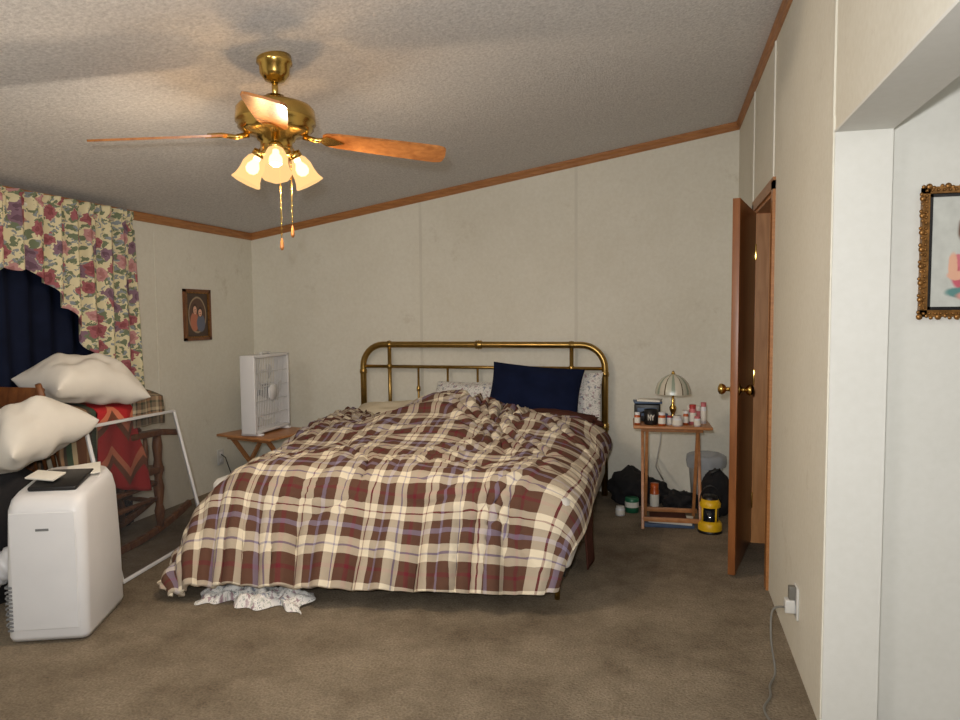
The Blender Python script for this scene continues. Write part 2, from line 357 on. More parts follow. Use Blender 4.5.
def slab(name,corners,k,thick=.05,up=(0,0,1)):
    b=B(name); n=len(corners); u=Vector(up)*thick
    vs=[Vector(c) for c in corners]+[Vector(c)+u for c in corners]
    fs=[list(range(n))[::-1],[n+i for i in range(n)]]+[[i,(i+1)%n,n+(i+1)%n,n+i] for i in range(n)]
    b.add(vs,fs,k,False); return b.done()
def boxo(name,lo,hi,k):
    b=B(name); c=[(lo[i]+hi[i])/2 for i in range(3)]; b.box(c,[hi[i]-lo[i] for i in range(3)],k); return b.done()

# ---------------- room ----------------
YF=-1.6; XH=2.3
boxo('floor',(XL-.1,YF-.1,-.06),(XH+.1,YB+.1,0),'carpet')
slab('ceiling',[(XL-.1,YF-.1,zc(XL-.1)),(XR+TW,YF-.1,zc(XR+TW)),(XR+TW,YB+.1,zc(XR+TW)),(XL-.1,YB+.1,zc(XL-.1))],'ceil')
slab('wall_back',[(XL-.1,YB,0),(XR+TW,YB,0),(XR+TW,YB,zc(XR+TW)),(XL-.1,YB,zc(XL-.1))],'wall',.1,(0,1,0))
slab('wall_front',[(XL-.1,YF,0),(XR+TW,YF,0),(XR+TW,YF,zc(XR+TW)),(XL-.1,YF,zc(XL-.1))],'wall',.1,(0,-1,0))
boxo('wall_left',(XL-.1,YF,0),(XL,YB,zc(XL)),'wall')
DN,DF,DZ=3.585,4.275,1.88
ON,OF,OZ=.35,2.353,1.857
b=B('wall_right')
def seg(y0,y1,z0,z1):
    x0,x1=XR,XR+TW
    vs=[(x0,y0,z0),(x1,y0,z0),(x1,y1,z0),(x0,y1,z0),(x0,y0,z1 if z1 else zc(x0)),(x1,y0,z1 if z1 else zc(x1)),(x1,y1,z1 if z1 else zc(x1)),(x0,y1,z1 if z1 else zc(x0))]
    b.add(vs,[[0,3,2,1],[4,5,6,7],[0,1,5,4],[1,2,6,5],[2,3,7,6],[3,0,4,7]],'wall',False)
seg(YF,ON,0,None); seg(ON,OF,OZ,None); seg(OF,DN,0,None); seg(DN,DF,DZ,None); seg(DF,YB,0,None)
b.done()
b=B('trim_opening')
b.box((XR+TW/2,OF-.004,OZ/2),(TW+.004,.008,OZ),'hall'); b.box((XR+TW/2,(ON+OF)/2,OZ-.004),(TW+.004,OF-ON,.008),'hall')
b.done()
boxo('wall_hall_back',(XR+TW,2.46,0),(XH,2.56,2.5),'hall')
boxo('wall_hall_right',(XH,YF,0),(XH+.1,YB,2.5),'hall')
boxo('wall_hall_front',(XR+TW,YF-.1,0),(XH,YF,2.5),'hall')
boxo('ceiling_hall',(XR+TW,YF-.1,2.5),(XH+.1,YB+.1,2.56),'hall')
boxo('wall_closet_back',(XR+TW,YB,0),(XH,YB+.1,2.5),'hall')
def crown(name,p0,p1,nrm):
    b=B(name); p0=Vector(p0);p1=Vector(p1);n=Vector(nrm)
    prof=[(0,0),(.022,0),(.022,-.015),(.014,-.03),(.014,-.045),(.008,-.056),(0,-.056)]
    vs=[];m_=len(prof)
    for p in (p0,p1):
        for a,c in prof: vs.append(p+n*a+Vector((0,0,c)))
    fs=[[i,(i+1)%m_,m_+(i+1)%m_,m_+i] for i in range(m_)]+[list(range(m_)),[m_+i for i in range(m_)][::-1]]
    b.add(vs,fs,'oak',False); return b.done()
crown('trim_back',(XL,YB,zc(XL)),(XR,YB,zc(XR)),(0,-1,0))
crown('trim_left',(XL,YF,zc(XL)),(XL,YB,zc(XL)),(1,0,0))
crown('trim_right',(XR,YF,zc(XR)),(XR,YB,zc(XR)),(-1,0,0))
b=B('trim_battens')
for x in (-1.83,-.63): b.box((x,YB-.0015,zc(x)/2-.03),(.022,.003,zc(x)-.06),'batten')
for y,z0 in ((4.38,0),(3.60,DZ+.06)): b.box((XR-.003,y,(z0+zc(XR)-.06)/2),(.006,.022,zc(XR)-.06-z0),'white')
b.box((XR-.003,OF+.018,OZ/2+.02),(.006,.036,OZ+.04),'wall')
b.box((XR-.003,OF+.018,(OZ+.04+zc(XR)-.06)/2),(.006,.02,zc(XR)-.06-OZ-.04),'batten')
b.box((XL+.0015,4.1,.95),(.003,.022,1.88),'wall')
b.done()
# ---------------- door ----------------
b=B('trim_door_casing')
cw=.055
b.box((XR-.006,DN-cw/2,DZ/2+.02),(.014,cw,DZ+.04),'oak'); b.box((XR-.006,DF+cw/2,DZ/2+.02),(.014,cw,DZ+.04),'oak')
b.box((XR-.006,(DN+DF)/2,DZ+cw/2),(.014,DF-DN+2*cw,cw),'oak')
b.box((XR+TW/2,DN+.008,DZ/2),(TW,.016,DZ),'jamb'); b.box((XR+TW/2,DF-.008,DZ/2),(TW,.016,DZ),'jamb'); b.box((XR+TW/2,(DN+DF)/2,DZ-.008),(TW,DF-DN,.016),'jamb')
b.done()
hx,hy=XR-.016,DF-.02; fx,fy=.331,3.658
ang=math.degrees(math.atan2(fy-hy,fx-hx)); Ld=math.hypot(fx-hx,fy-hy)
b=B('door_1'); T=Matrix.Translation((hx,hy,0))@RZ(ang)
def tb(c,sz,k,bev=.002,R=None):
    c4=T@Vector(c); b.box(c4,sz,k,RZ(ang) if R is None else RZ(ang)@R,bev)
tb((Ld/2,0,DZ/2),(Ld,.035,DZ-.03),'doorw')
for sg in (1,-1):
    Tk=T@Matrix.Translation((Ld-.065,sg*.0175,.935))@RX(-90*sg)
    b.lathe([(0,0),(.032,0),(.032,.004),(.012,.01),(.010,.028),(.022,.036),(.028,.048),(.026,.06),(.014,.067),(0,.068)],'brass',Tk,20)
for z in (.25,.95,1.65): tb((.0,0,z),(.02,.045,.09),'brass')
b.done()

# ---------------- camera ----------------
yaw,pit,rol=[math.radians(a) for a in (14.541,3.706,.48)]
fw=Vector((-math.sin(yaw)*math.cos(pit),math.cos(yaw)*math.cos(pit),-math.sin(pit)))
r0=Vector((math.cos(yaw),math.sin(yaw),0)); u0=r0.cross(fw); rr=r0*math.cos(rol)-u0*math.sin(rol); uu=rr.cross(fw)
cam=D.cameras.new('camera'); co=D.objects.new('camera',cam); S.collection.objects.link(co)
Rm=Matrix((rr,uu,-fw)).transposed().to_4x4(); co.matrix_world=Matrix.Translation((0,0,H))@Rm
cam.sensor_width=36; cam.lens=711.4/960*36; cam.clip_start=.05; S.camera=co

# ---------------- ceiling fan ----------------
FX,FY=-1.45,2.5; CT=zc(FX)
b=B('ceiling_fan'); T=Matrix.Translation((FX,FY,0))
b.lathe([(.0,CT+.01),(.064,CT+.01),(.067,CT-.022),(.057,CT-.03),(.055,CT-.06),(.036,CT-.085),(.014,CT-.092)],'brass',T)
b.tube([(FX,FY,CT-.07),(FX,FY,2.14)],.012,'brass')
b.lathe([(.014,2.165),(.035,2.16),(.045,2.14),(.1,2.133),(.135,2.12),(.147,2.105),(.15,2.07),(.15,2.055),(.138,2.045),(.142,2.035),(.12,2.018),(.075,2.006),(.07,1.99),(.06,1.985),(.06,1.95),(.065,1.945),(.05,1.93),(.02,1.92),(0,1.918)],'brass',T,36)
for k in range(4):
    a=math.radians(27+90*k); d=Vector((math.cos(a),math.sin(a),0)); t=Vector((-d.y,d.x,0))
    c0=Vector((FX,FY,2.01))
    b.tube([c0+d*.10,c0+d*.15+Vector((0,0,-.012)),c0+d*.2+Vector((0,0,-.006)),c0+d*.25+Vector((0,0,-.01))],[.012,.010,.009,.007],'brass',8)
    pt=math.radians(-13); tt=t*math.cos(pt)+Vector((0,0,1))*math.sin(pt)
    dd=(d+Vector((0,0,-.085))).normalized(); nn=dd.cross(tt).normalized()
    Lr=[(.175,.030),(.19,.046),(.23,.055),(.4,.063),(.55,.068),(.62,.069),(.645,.062),(.655,.050),(.66,.0)]
    pts=[(r_,w_) for r_,w_ in Lr]+[(r_,-w_) for r_,w_ in Lr[::-1][1:]]
    base=Vector((FX,FY,2.018))
    top=[base+dd*r_+tt*w_+nn*.004 for r_,w_ in pts]; bot=[base+dd*r_+tt*w_-nn*.004 for r_,w_ in pts]
    n=len(pts); b.add(top+bot,[list(range(n)),[n+i for i in range(n)][::-1]]+[[i,(i+1)%n,n+(i+1)%n,n+i] for i in range(n)],'blade',False)
    pl=[(.17,.018),(.19,.04),(.22,.028),(.24,.012),(.26,0)]; pp=pl+[(x,-y) for x,y in pl[::-1][1:]]
    top=[base+dd*r_+tt*w_-nn*.0045 for r_,w_ in pp]; bot=[base+dd*r_+tt*w_-nn*.008 for r_,w_ in pp]; n=len(pp)
    b.add(top+bot,[list(range(n)),[n+i for i in range(n)][::-1]]+[[i,(i+1)%n,n+(i+1)%n,n+i] for i in range(n)],'brass',False)
for k in range(3):
    a2=math.radians(-62+120*k); d2=Vector((math.cos(a2),math.sin(a2),0))
    p0=Vector((FX,FY,1.965))+d2*.045; p1=p0+d2*.018+Vector((0,0,.004)); p2=p1+d2*.012+Vector((0,0,-.02))
    b.tube([p0,p1,p2],.009,'brass',8)
    ax=(d2*.62+Vector((0,0,-1))).normalized(); q=ax.to_track_quat('Z','Y').to_matrix().to_4x4()
    Ts=Matrix.Translation(p2)@q
    b.lathe([(.0,-.012),(.026,-.01),(.028,.012),(.022,.014)],'brass',Ts,16)
    b.lathe([(.020,.008),(.034,.024),(.043,.05),(.044,.08),(.049,.105),(.058,.125),(.056,.126),(.047,.105),(.042,.08),(.041,.05),(.032,.026)],'shade',Ts,32,.03,8)
    b.lathe([(.0,.015),(.012,.018),(.013,.035),(.024,.055),(.025,.072),(.016,.085),(0,.09)],'bulb',Ts,14)
    L=D.lights.new('fan_bulb','POINT'); L.energy=14; L.color=(1,.80,.58); L.shadow_soft_size=.02
    lo=D.objects.new('fan_bulb_light',L); lo.location=p2+ax*.135; S.collection.objects.link(lo)
for dx,dy,zb in ((.03,-.03,1.57),(.06,.0,1.62)):
    x,y=FX+dx,FY+dy; b.tube([(x,y,1.95),(x,y,zb+.04)],.002,'brass',6)
    b.lathe([(.002,zb+.045),(.006,zb+.03),(.0075,zb+.01),(.004,zb),(0,zb)],'blade',Matrix.Translation((x,y,0)),10)
    for i in range(14): b.ball((x,y,zb+.06+i*.02),.0032,'brass')
fan=b.done()

# ---------------- bed ----------------
BX0,BX1,BY0,BY1=-2.26,-.40,3.14,5.08
b=B('bed')
HY=5.15
def ub(x0,x1,zb,zt,rad,r,k,y=HY,n=8):
    pts=[(x0,y,zb),(x0,y,zt-rad)]
    for i in range(1,n+1):
        a=math.pi/2*i/n; pts.append((x0+rad*(1-math.cos(a)),y,zt-rad+rad*math.sin(a)))
    pts+= [((x0+x1)/2,y,zt)]
    for i in range(n+1):
        a=math.pi/2*i/n; pts.append((x1-rad*(1-math.sin(a)),y,zt-rad+rad*math.cos(a)))
    pts.append((x1,y,zb)); b.tube(pts,r,k,12)
ub(-2.28,-.41,0,1.09,.17,.024,'obrass')
def ring(x,z,ax,r=.034,l=.03,y=HY):
    R=RY(90) if ax=='x' else Matrix.Identity(4)
    b.lathe([(r*.7,-l),(r,-l*.6),(r*.85,-l*.2),(r*1.1,0),(r*.85,l*.2),(r,l*.6),(r*.7,l)],'obrass',Matrix.Translation((x,y,z))@R,16)
ring(-1.345,1.09,'x')
for x in (-2.06,-.65): ring(x,1.09,'x',.030,.02)
for x in (-2.28,-.41):
    ring(x,.88,'z',.030,.02); ring(x,.5,'z',.032,.03)
for x in (-2.06,-.65): b.tube([(x,HY,.3),(x,HY,1.09)],.015,'obrass'); ring(x,.92,'z',.022,.02)
b.tube([(-2.28,HY,.92),(-.41,HY,.92)],.013,'obrass'); b.tube([(-2.28,HY,.34),(-.41,HY,.34)],.014,'obrass')
for i in range(1,6):
    x=-2.06+i*(1.41/6); b.tube([(x,HY,.34),(x,HY,.92)],.009,'obrass',8); ring(x,.75,'z',.016,.02)
for x in (BX0+.02,BX1-.04): b.box((x,(BY0+BY1)/2,.15),(.03,BY1-BY0,.04),'black')
b.box(((BX0+BX1)/2,BY0+.04,.15),(BX1-BX0-.1,.03,.04),'black')
for x in (BX0+.06,BX1-.07,(BX0+BX1)/2):
    b.tube([(x,BY0+.06,0),(x,BY0+.06,.16)],.013,'brass'); b.tube([(x,4.6,0),(x,4.6,.16)],.014,'black')
b.box(((BX0+BX1)/2,(BY0+BY1)/2,.245),(BX1-BX0,BY1-BY0,.17),'sheet',bev=.03)
b.box(((BX0+BX1)/2,(BY0+BY1)/2,.405),(BX1-BX0,BY1-BY0,.16),'sheet',bev=.045)
b.done()

# ---------------- quilt ----------------
colU=[0,.25,.50,.95,1.42,1.9,2.36,2.5,2.66]
rowV=[0,.40,.85,1.30,1.62,1.86,2.12]
L=[
 [(-2.37,4.72,.36),(-2.34,4.74,.47),(-2.18,4.76,.53),(-1.85,4.72,.55),(-1.45,4.74,.62),(-1.0,4.60,.60),(-.55,4.62,.57),(-.40,4.6,.53),(-.365,4.6,.45)],
 [(-2.37,4.30,.27),(-2.34,4.32,.44),(-2.16,4.35,.57),(-1.80,4.36,.62),(-1.35,4.36,.74),(-.95,4.3,.65),(-.55,4.3,.58),(-.40,4.28,.51),(-.362,4.26,.42)],
 [(-2.38,3.85,.15),(-2.33,3.88,.36),(-2.14,3.9,.54),(-1.80,3.9,.61),(-1.35,3.9,.65),(-.95,3.88,.61),(-.58,3.88,.58),(-.40,3.86,.50),(-.36,3.82,.40)],
 [(-2.38,3.45,.07),(-2.31,3.46,.32),(-2.12,3.47,.52),(-1.80,3.45,.57),(-1.35,3.45,.59),(-.95,3.45,.57),(-.60,3.47,.56),(-.41,3.48,.47),(-.355,3.48,.37)],
 [(-2.36,3.10,.04),(-2.29,3.12,.27),(-2.12,3.15,.48),(-1.80,3.15,.51),(-1.35,3.16,.52),(-.95,3.18,.52),(-.64,3.2,.51),(-.43,3.2,.44),(-.365,3.21,.31)],
 [(-2.30,2.90,.03),(-2.25,2.95,.22),(-2.10,3.0,.34),(-1.80,3.02,.33),(-1.35,3.05,.33),(-.95,3.08,.33),(-.66,3.09,.33),(-.48,3.09,.31),(-.40,3.10,.24)],
 [(-2.20,2.74,.03),(-2.14,2.76,.06),(-2.02,2.80,.07),(-1.72,2.84,.08),(-1.35,2.89,.08),(-.95,2.96,.08),(-.66,3.0,.08),(-.52,3.02,.09),(-.44,3.04,.11)],
]
C=np.array(L,float)
def W(n,f):
    out=np.zeros((f,n))
    for a in range(f):
        x=a/(f-1)*(n-1); i=min(int(x),n-2); t=x-i
        w=[-.5*t+t*t-.5*t**3,1-2.5*t*t+1.5*t**3,.5*t+2*t*t-1.5*t**3,-.5*t*t+.5*t**3]
        for k,wk in zip((i-1,i,i+1,i+2),w): out[a,min(max(k,0),n-1)]+=wk
    return out
nr,nc=240,280
Wr,Wc=W(7,nr),W(9,nc)
P=np.einsum('ai,ijk,bj->abk',Wr,C,Wc)
U_=np.tile(Wc@np.array(colU),(nr,1)); V_=np.tile((Wr@np.array(rowV))[:,None],(1,nc))
gr=np.gradient(P,axis=0); gc=np.gradient(P,axis=1); nn=np.cross(gc,gr); nn/=np.linalg.norm(nn,axis=2,keepdims=True)+1e-9
if nn[nr//3,nc//2,2]<0: nn=-nn
for i in range(nr):
    for j in range(nc):
        u,v=U_[i,j],V_[i,j]
        skF=min(max((v-1.6)/.5,0),1); skL=min(max((.5-u)/.5,0),1); skR=min(max((u-2.36)/.3,0),1)
        top=1-max(skF,skL,skR)
        big=noise.noise(Vector((u*2.2,v*2.2,1.3)))*.035
        wx=noise.noise(Vector((u*1.7,v*1.7,9)))*.6
        rg=1-abs(noise.noise(Vector(((u*.8-v*.6+wx)*7,(u*.6+v*.8)*2.4,4))))*2.2
        rg2=1-abs(noise.noise(Vector(((u*.7+v*.7+wx)*9,(v*.7-u*.7)*3.3,14))))*2.2
        hd=max(0,1-v/1.1)
        d=big*(.4+.6*top+hd)+(max(rg,-.3)*.022+max(rg2,-.3)*.014)*(top*.55+.25+hd*1.5)
        d+=skF*.024*math.sin((u+.10*noise.noise(Vector((u*3,0,2))))*2*math.pi/.31+1)+skF*.013*math.sin(u*2*math.pi/.113+v)
        d+=skL*.022*math.sin((v+.1*noise.noise(Vector((v*3,5,2))))*2*math.pi/.24)
        if skR>0: d*=(1-.7*skR)
        P[i,j]+=nn[i,j]*d
        P[i,j,2]=max(P[i,j,2],.015)
UVq=[[(U_[i,j]+.03*noise.noise(Vector((U_[i,j]*2,V_[i,j]*2,30)))+max(0,1-V_[i,j]/1.2)*.12*noise.noise(Vector((U_[i,j]*3,V_[i,j]*3,40))),V_[i,j]+.03*noise.noise(Vector((U_[i,j]*2,V_[i,j]*2,50)))+max(0,1-V_[i,j]/1.2)*.12*noise.noise(Vector((U_[i,j]*3,V_[i,j]*3,60)))) for j in range(nc)] for i in range(nr)]
b=B('plaid_comforter'); b.grid([[tuple(P[i,j]) for j in range(nc)] for i in range(nr)],'plaid',UVq)
q=b.done(); so=q.modifiers.new('thick','SOLIDIFY'); so.thickness=.022; so.offset=-.9

def pil(name,c,sz,R,k,seed,wr=.012,sag=0): 
    b=B(name); b.pillow(c,sz,R,k,seed,wr,sag); return b.done()
pil('navy_pillow',(-.88,4.91,.765),(.66,.42,.16),RZ(3)@RX(62)@RZ(-5),'navy',1)
pil('floral_pillow',(-1.36,4.94,.68),(.60,.38,.14),RZ(-4)@RX(46),'floral2',2)
pil('floral_pillow',(-.62,5.05,.70),(.40,.42,.12),RX(72),'floral2',3)
pil('beige_pillow',(-1.92,4.88,.59),(.66,.36,.15),RZ(2)@RX(12),'beige',4)
b=B('brown_throw_blanket'); b.ball((-.80,4.62,.625),1,'maroon',sc=(.34,.13,.06),amp=.35,fr=2.2); b.ball((-.60,4.58,.62),1,'maroon',sc=(.2,.1,.045),amp=.4,fr=2.5)
b.done()
def sheetgrid(name,fn,nu,nv,k,th=.008):
    b=B(name); P=[];UV=[]
    for i in range(nu+1):
        r_=[];u_=[]
        for j in range(nv+1):
            p,uv=fn(i/nu,j/nv); r_.append(p);u_.append(uv)
        P.append(r_);UV.append(u_)
    b.grid(P,k,UV); o=b.done()
    if th: s_=o.modifiers.new('thick','SOLIDIFY'); s_.thickness=th
    return o
def f(a,c):
    y=3.50+a*.60; z=.40-c*(.36-.10*a); x=-.375+.008*math.sin(y*30)+.05*c*math.sin(1+a*4)*.6
    return (x,y,z),(y,z)
sheetgrid('maroon_blanket',f,40,16,'maroon')
b=B('floral_sheet'); P=[];UV=[]
for i in range(81):
    r_=[];u_=[]
    for j in range(31):
        a=i/80;c=j/30; x=-2.10+a*.54+.02*math.sin(c*9+a*5); y=2.95-c*(.17+.03*math.sin(a*14)+.02*math.sin(a*31)); 
        e=min(1,4*a*(1-a)*2)*min(1,c*(1-c)*8)
        z=.004+e*(.015+.045*abs(noise.noise(Vector((x*11,y*11,0))))+.035*abs(noise.noise(Vector((x*26,y*18,3)))))+(1-c)*.02
        r_.append((x,y,z)); u_.append((x,y))
    P.append(r_);UV.append(u_)
b.grid(P,'floral2',UV); b.done()

# ---------------- curtains / window ----------------
b=B('window_1')
b.box((XL+.012,3.0,1.35),(.02,1.3,1.0),'white'); b.box((XL+.024,3.0,1.35),(.006,1.18,.88),'glassy'); b.box((XL+.03,3.0,1.35),(.012,1.2,.03),'white')
b.done()
def f(a,c):
    y=2.15+a*1.60; z=1.88-c*1.86; x=XL+.060+.014*math.sin(y*2*math.pi/.13+.6*math.sin(y*5))+.01*noise.noise(Vector((y*6,z*2,0)))
    return (x,y,z),(y,z)
sheetgrid('navy_curtain',f,200,20,'navycurt',.004)
ks=[(2.1,1.50),(2.6,1.50),(2.78,1.56),(2.95,1.575),(3.08,1.50),(3.22,1.36),(3.32,1.18),(3.42,1.0),(3.54,.90),(3.62,.82),(3.76,.80)]
def low(y):
    for (a,za),(c,zb_) in zip(ks,ks[1:]):
        if y<=c: return za+(zb_-za)*(y-a)/(c-a)
    return ks[-1][1]
def f(a,c):
    y=2.1+a*1.64; zt=1.965; zb_=low(y)+.015*math.sin(y*45); z=zt-(zt-zb_)*c
    x=XL+.150+.028*math.sin(y*2*math.pi/.125+1.2*math.sin(y*4)+c*.7)*(.7+.5*c)+.012*math.sin(y*2*math.pi/.05)*(1-c)
    if abs(c-.07)<.03: x-=.012
    return (x,y,z),(y*1.35,z)
sheetgrid('floral_curtain',f,300,60,'floral',.003)
b=B('curtain_rod'); b.tube([(XL+.12,2.0,1.9),(XL+.12,3.72,1.9)],.012,'white'); b.tube([(XL,3.72,1.9),(XL+.12,3.72,1.9)],.012,'white'); b.done()

# ---------------- rocking chair with blankets ----------------
RXC=-3.06
b=B('rocking_chair')
hw_=.14
for sx in (-1,1):
    x=RXC+sx*hw_
    pts=[]
    for i in range(17):
        t=i/16; y=2.62+1.24*t; z=.022+.13*((t-.5)*2)**2*.9; pts.append((x,y,z))
    for p0,p1 in zip(pts,pts[1:]): b.bar(p0,p1,.028,.040,'dkwood',.004)
    zr=lambda y: .03+.117*(((y-2.62)/1.24-.5)*2)**2
    b.tube([(x,2.96,zr(2.96)),(x,2.95,.25),(x,2.93,.42),(x,2.88,.66),(x,2.80,.90),(x,2.77,1.0)],[.018,.024,.022,.024,.018,.014],'dkwood',12)
    b.tube([(x,3.58,zr(3.58)),(x,3.58,.16),(x,3.58,.20),(x,3.58,.30),(x,3.58,.36),(x,3.58,.42),(x,3.58,.47),(x,3.58,.55),(x,3.58,.62)],[.020,.030,.021,.032,.022,.031,.022,.030,.022],'dkwood',12)
    for p0,p1 in (((x,2.90,.655),(x,3.30,.640)),((x,3.30,.640),(x,3.60,.632)),((x,3.60,.632),(x,3.74,.610))): b.bar(p0,p1,.06,.036,'dkwood',.006)
    b.ball((x,3.74,.608),.032,'dkwood',sc=(1,1,.6))
    for y in (3.08,3.22,3.36,3.48): b.tube([(x,y,.42),(x,y,.53),(x,y,.64)],[.010,.017,.010],'dkwood',8)
    b.tube([(x,2.95,.24),(x,3.27,.235),(x,3.58,.24)],[.012,.018,.012],'dkwood',8)
    b.tube([(x,2.95,.33),(x,3.27,.325),(x,3.58,.33)],[.012,.018,.012],'dkwood',8)
b.box((RXC,3.26,.41),(hw_*2+.05,.70,.04),'dkwood',bev=.01)
for y,z in ((3.58,.22),(3.58,.33),(2.95,.24)): b.tube([(RXC-hw_,y,z),(RXC,y,z),(RXC+hw_,y,z)],[.01,.015,.01],'dkwood',8)
b.box((RXC,2.79,.93),(hw_*2,.02,.10),'dkwood',RX(-16),.006); b.box((RXC,2.91,.52),(hw_*2,.02,.05),'dkwood',RX(-12),.005)
for i in range(4):
    x=RXC-.09+.06*i; b.tube([(x,2.91,.5),(x,2.86,.72),(x,2.795,.94)],[.008,.012,.008],'dkwood',8)
b.done()
b=B('folded_blankets')
for i,(k,dx) in enumerate((('navy',0),('beige',.01),('maroon',-.01),('dark',.0))): b.box((RXC+dx,3.24,.470+.085*i),(.20,.52,.078),k,RZ(2*i-3),.03)
b.done()
def drape(name,y0,y1,zt,zf,zb_,hw,k,off=0,skew=0):
    def f(a,c):
        y=y0+(y1-y0)*a
        Lf=zt-zf; Lb=zt-zb_; tot=Lf+2*hw+Lb; s_=c*tot
        if s_<Lb: x=RXC-hw; z=zb_+s_
        elif s_<Lb+2*hw:
            t=(s_-Lb)/(2*hw); x=RXC-hw+2*hw*t; z=zt+.03*math.sin(math.pi*t)
        else:
            k_=(s_-Lb-2*hw); x=RXC+hw+.01; z=zt-k_*(1+skew*a*.5); y+=skew*k_*.5*a
        w=.008*math.sin(y*40+off)+.014*noise.noise(Vector((y*7,z*7,off)))
        x+=w; y+=.02*noise.noise(Vector((z*5,off,a)))
        x=max(x,XL+.10)
        return (x,y,z+.01*noise.noise(Vector((x*9,y*9,off)))),(y,s_)
    return sheetgrid(name,f,40,60,k,.014)
drape('striped_blanket',2.84,3.08,.84,.32,.5,.175,'stripe',1)
drape('red_patchwork_blanket',3.09,3.36,.83,.42,.5,.168,'zigzag',2,.55)
drape('grey_check_blanket',3.36,3.62,.86,.69,.6,.164,'plaid2',3)
pil('white_pillow',(-2.985,3.13,.99),(.54,.38,.25),RZ(78)@RX(6)@RY(10),'whitecloth',5,.020,.05)
pil('cream_pillow',(-2.90,2.68,.78),(.48,.36,.27),RZ(85)@RX(-10)@RY(-12),'whitecloth',6,.018,.05)
b=B('dark_clothes_pile'); b.ball((-3.02,2.56,.33),1,'dark',sc=(.18,.26,.34),amp=.2,fr=2,flat=0); b.done()

# ---------------- fly screen ----------------
b=B('window_screen')
B0,B1,T0,T1=[Vector(p) for p in ((-2.58,2.88,.012),(-2.67,3.66,.012),(-2.82,2.94,.765),(-2.90,3.71,.745))]
for p,q_ in ((B0,B1),(B1,T1),(T1,T0),(T0,B0)): b.bar(p,q_,.016,.016,'plastic')
b.add([B0,B1,T1,T0],[[0,1,2,3]],'screen',False); b.done()

# ---------------- portable AC ----------------
b=B('portable_air_conditioner'); A=RZ(22); c0=Vector((-2.49,2.47,0)); T=Matrix.Translation(c0)@A
def rrect(w,d,r,n=6):
    out=[]
    for cx,cy,a0 in ((w/2-r,d/2-r,0),(-w/2+r,d/2-r,90),(-w/2+r,-d/2+r,180),(w/2-r,-d/2+r,270)):
        for i in range(n+1):
            a=math.radians(a0+90*i/n); out.append((cx+r*math.cos(a),cy+r*math.sin(a)))
    return out
def loft(secs,k):
    vs=[];n=len(secs[0][0])
    for pts,z,dy,sl in secs:
        for x,y in pts: vs.append((x,y+dy,z+sl*y))
    fs=[]
    for i in range(len(secs)-1):
        for j in range(n):
            j2=(j+1)%n; fs.append([i*n+j,i*n+j2,(i+1)*n+j2,(i+1)*n+j])
    fs.append(list(range(n))[::-1]); fs.append([(len(secs)-1)*n+j for j in range(n)])
    b.add(vs,fs,k,T=T)
W_,D_=.31,.42
loft([(rrect(W_*.96,D_*.95,.03),.01,0,0),(rrect(W_,D_,.035),.03,0,0),(rrect(W_*1.0,D_,.045),.3,0,0),(rrect(W_*.97,D_*.96,.055),.55,0,0.04),(rrect(W_*.93,D_*.90,.06),.595,0,.10),(rrect(W_*.84,D_*.8,.06),.622,0,.16)],'plastic')
def ab(c,sz,k,bev=.003,R=Matrix.Identity(4)): b.box(T@Vector(c),sz,k,A@R,bev)
ab((0,-D_/2-.002,.30),(W_*.80,.006,.48),'plastic',.003)
ab((0,-D_/2-.005,.47),(.05,.003,.01),'grille',.001)
ab((0,-.02,.63),(.19,.20,.02),'black',.008,RX(10))
ab((.05,.08,.650),(.13,.12,.006),'paper',.002,RX(12)@RZ(20)); ab((-.06,-.03,.652),(.13,.08,.008),'paper',.002,RX(12)@RZ(-15))
for i in range(9): ab((-W_/2-.001,-.10,.08+i*.022),(.006,.20,.010),'grille',.002)
for i in range(12): ab((-W_/2+.018,-D_/2+.002,.06+i*.016),(.022,.010,.007),'grille',.002)
for x in (-.12,.12):
    for y in (-.16,.16): b.ball(T@Vector((x,y,.016)),.016,'black')
pts=[];rs=[]
for i in range(90):
    t=i/89
    p=Vector((-2.66-.42*math.sin(t*1.7),2.56-.16*math.sin(t*3.1),.36-.28*math.sin(t*2.2))); pts.append(p); rs.append(.062+.006*math.sin(i*2.1))
b.tube(pts,rs,'plastic',16)
b.done()

# ---------------- tray tables ----------------
def tray(name,c,w,d,h,ang,k='traywood'):
    b=B(name); R=RZ(ang); T=Matrix.Translation((c[0],c[1],0))@R
    b.box(T@Vector((0,0,h-.009)),(w,d,.018),k,R,.006)
    def rb(p0,p1,a_,c_): b.bar(T@Vector(p0),T@Vector(p1),a_,c_,k)
    for sx in (-1,1):
        x=sx*(w/2-.06)
        rb((x,-d/2+.04,.0),(x,d/2-.06,h-.018),.018,.030); x2=x-sx*.022
        rb((x2,d/2-.04,.0),(x2,-d/2+.06,h-.018),.018,.030)
    for y,z in ((-d/2+.055,.03),(d/2-.055,.03)): rb((-(w/2-.06),y,z+.03),((w/2-.06),y,z+.03),.018,.026)
    for y in (-d/2+.06,d/2-.06): rb((-(w/2-.05),y,h-.03),((w/2-.05),y,h-.03),.018,.022)
    return b.done()
tray('tray_table',(-2.72,4.47),.50,.48,.50,-14)
TX,TY,TZ=.045,4.52,.64
tray('tray_table',(TX,TY),.46,.34,TZ,3)
b=B('box_fan'); fc=Vector((-2.72,4.46,.50)); w,h,t=.46,.535,.11; zc0=fc.z+h/2+.016
for sy in (-1,1): b.box((fc.x,fc.y+sy*(w/2-.01),zc0),(t,.022,h),'plastic',bev=.006)
for sz in (-1,1): b.box((fc.x,fc.y,zc0+sz*(h/2-.01)),(t,w,.022),'plastic',bev=.006)
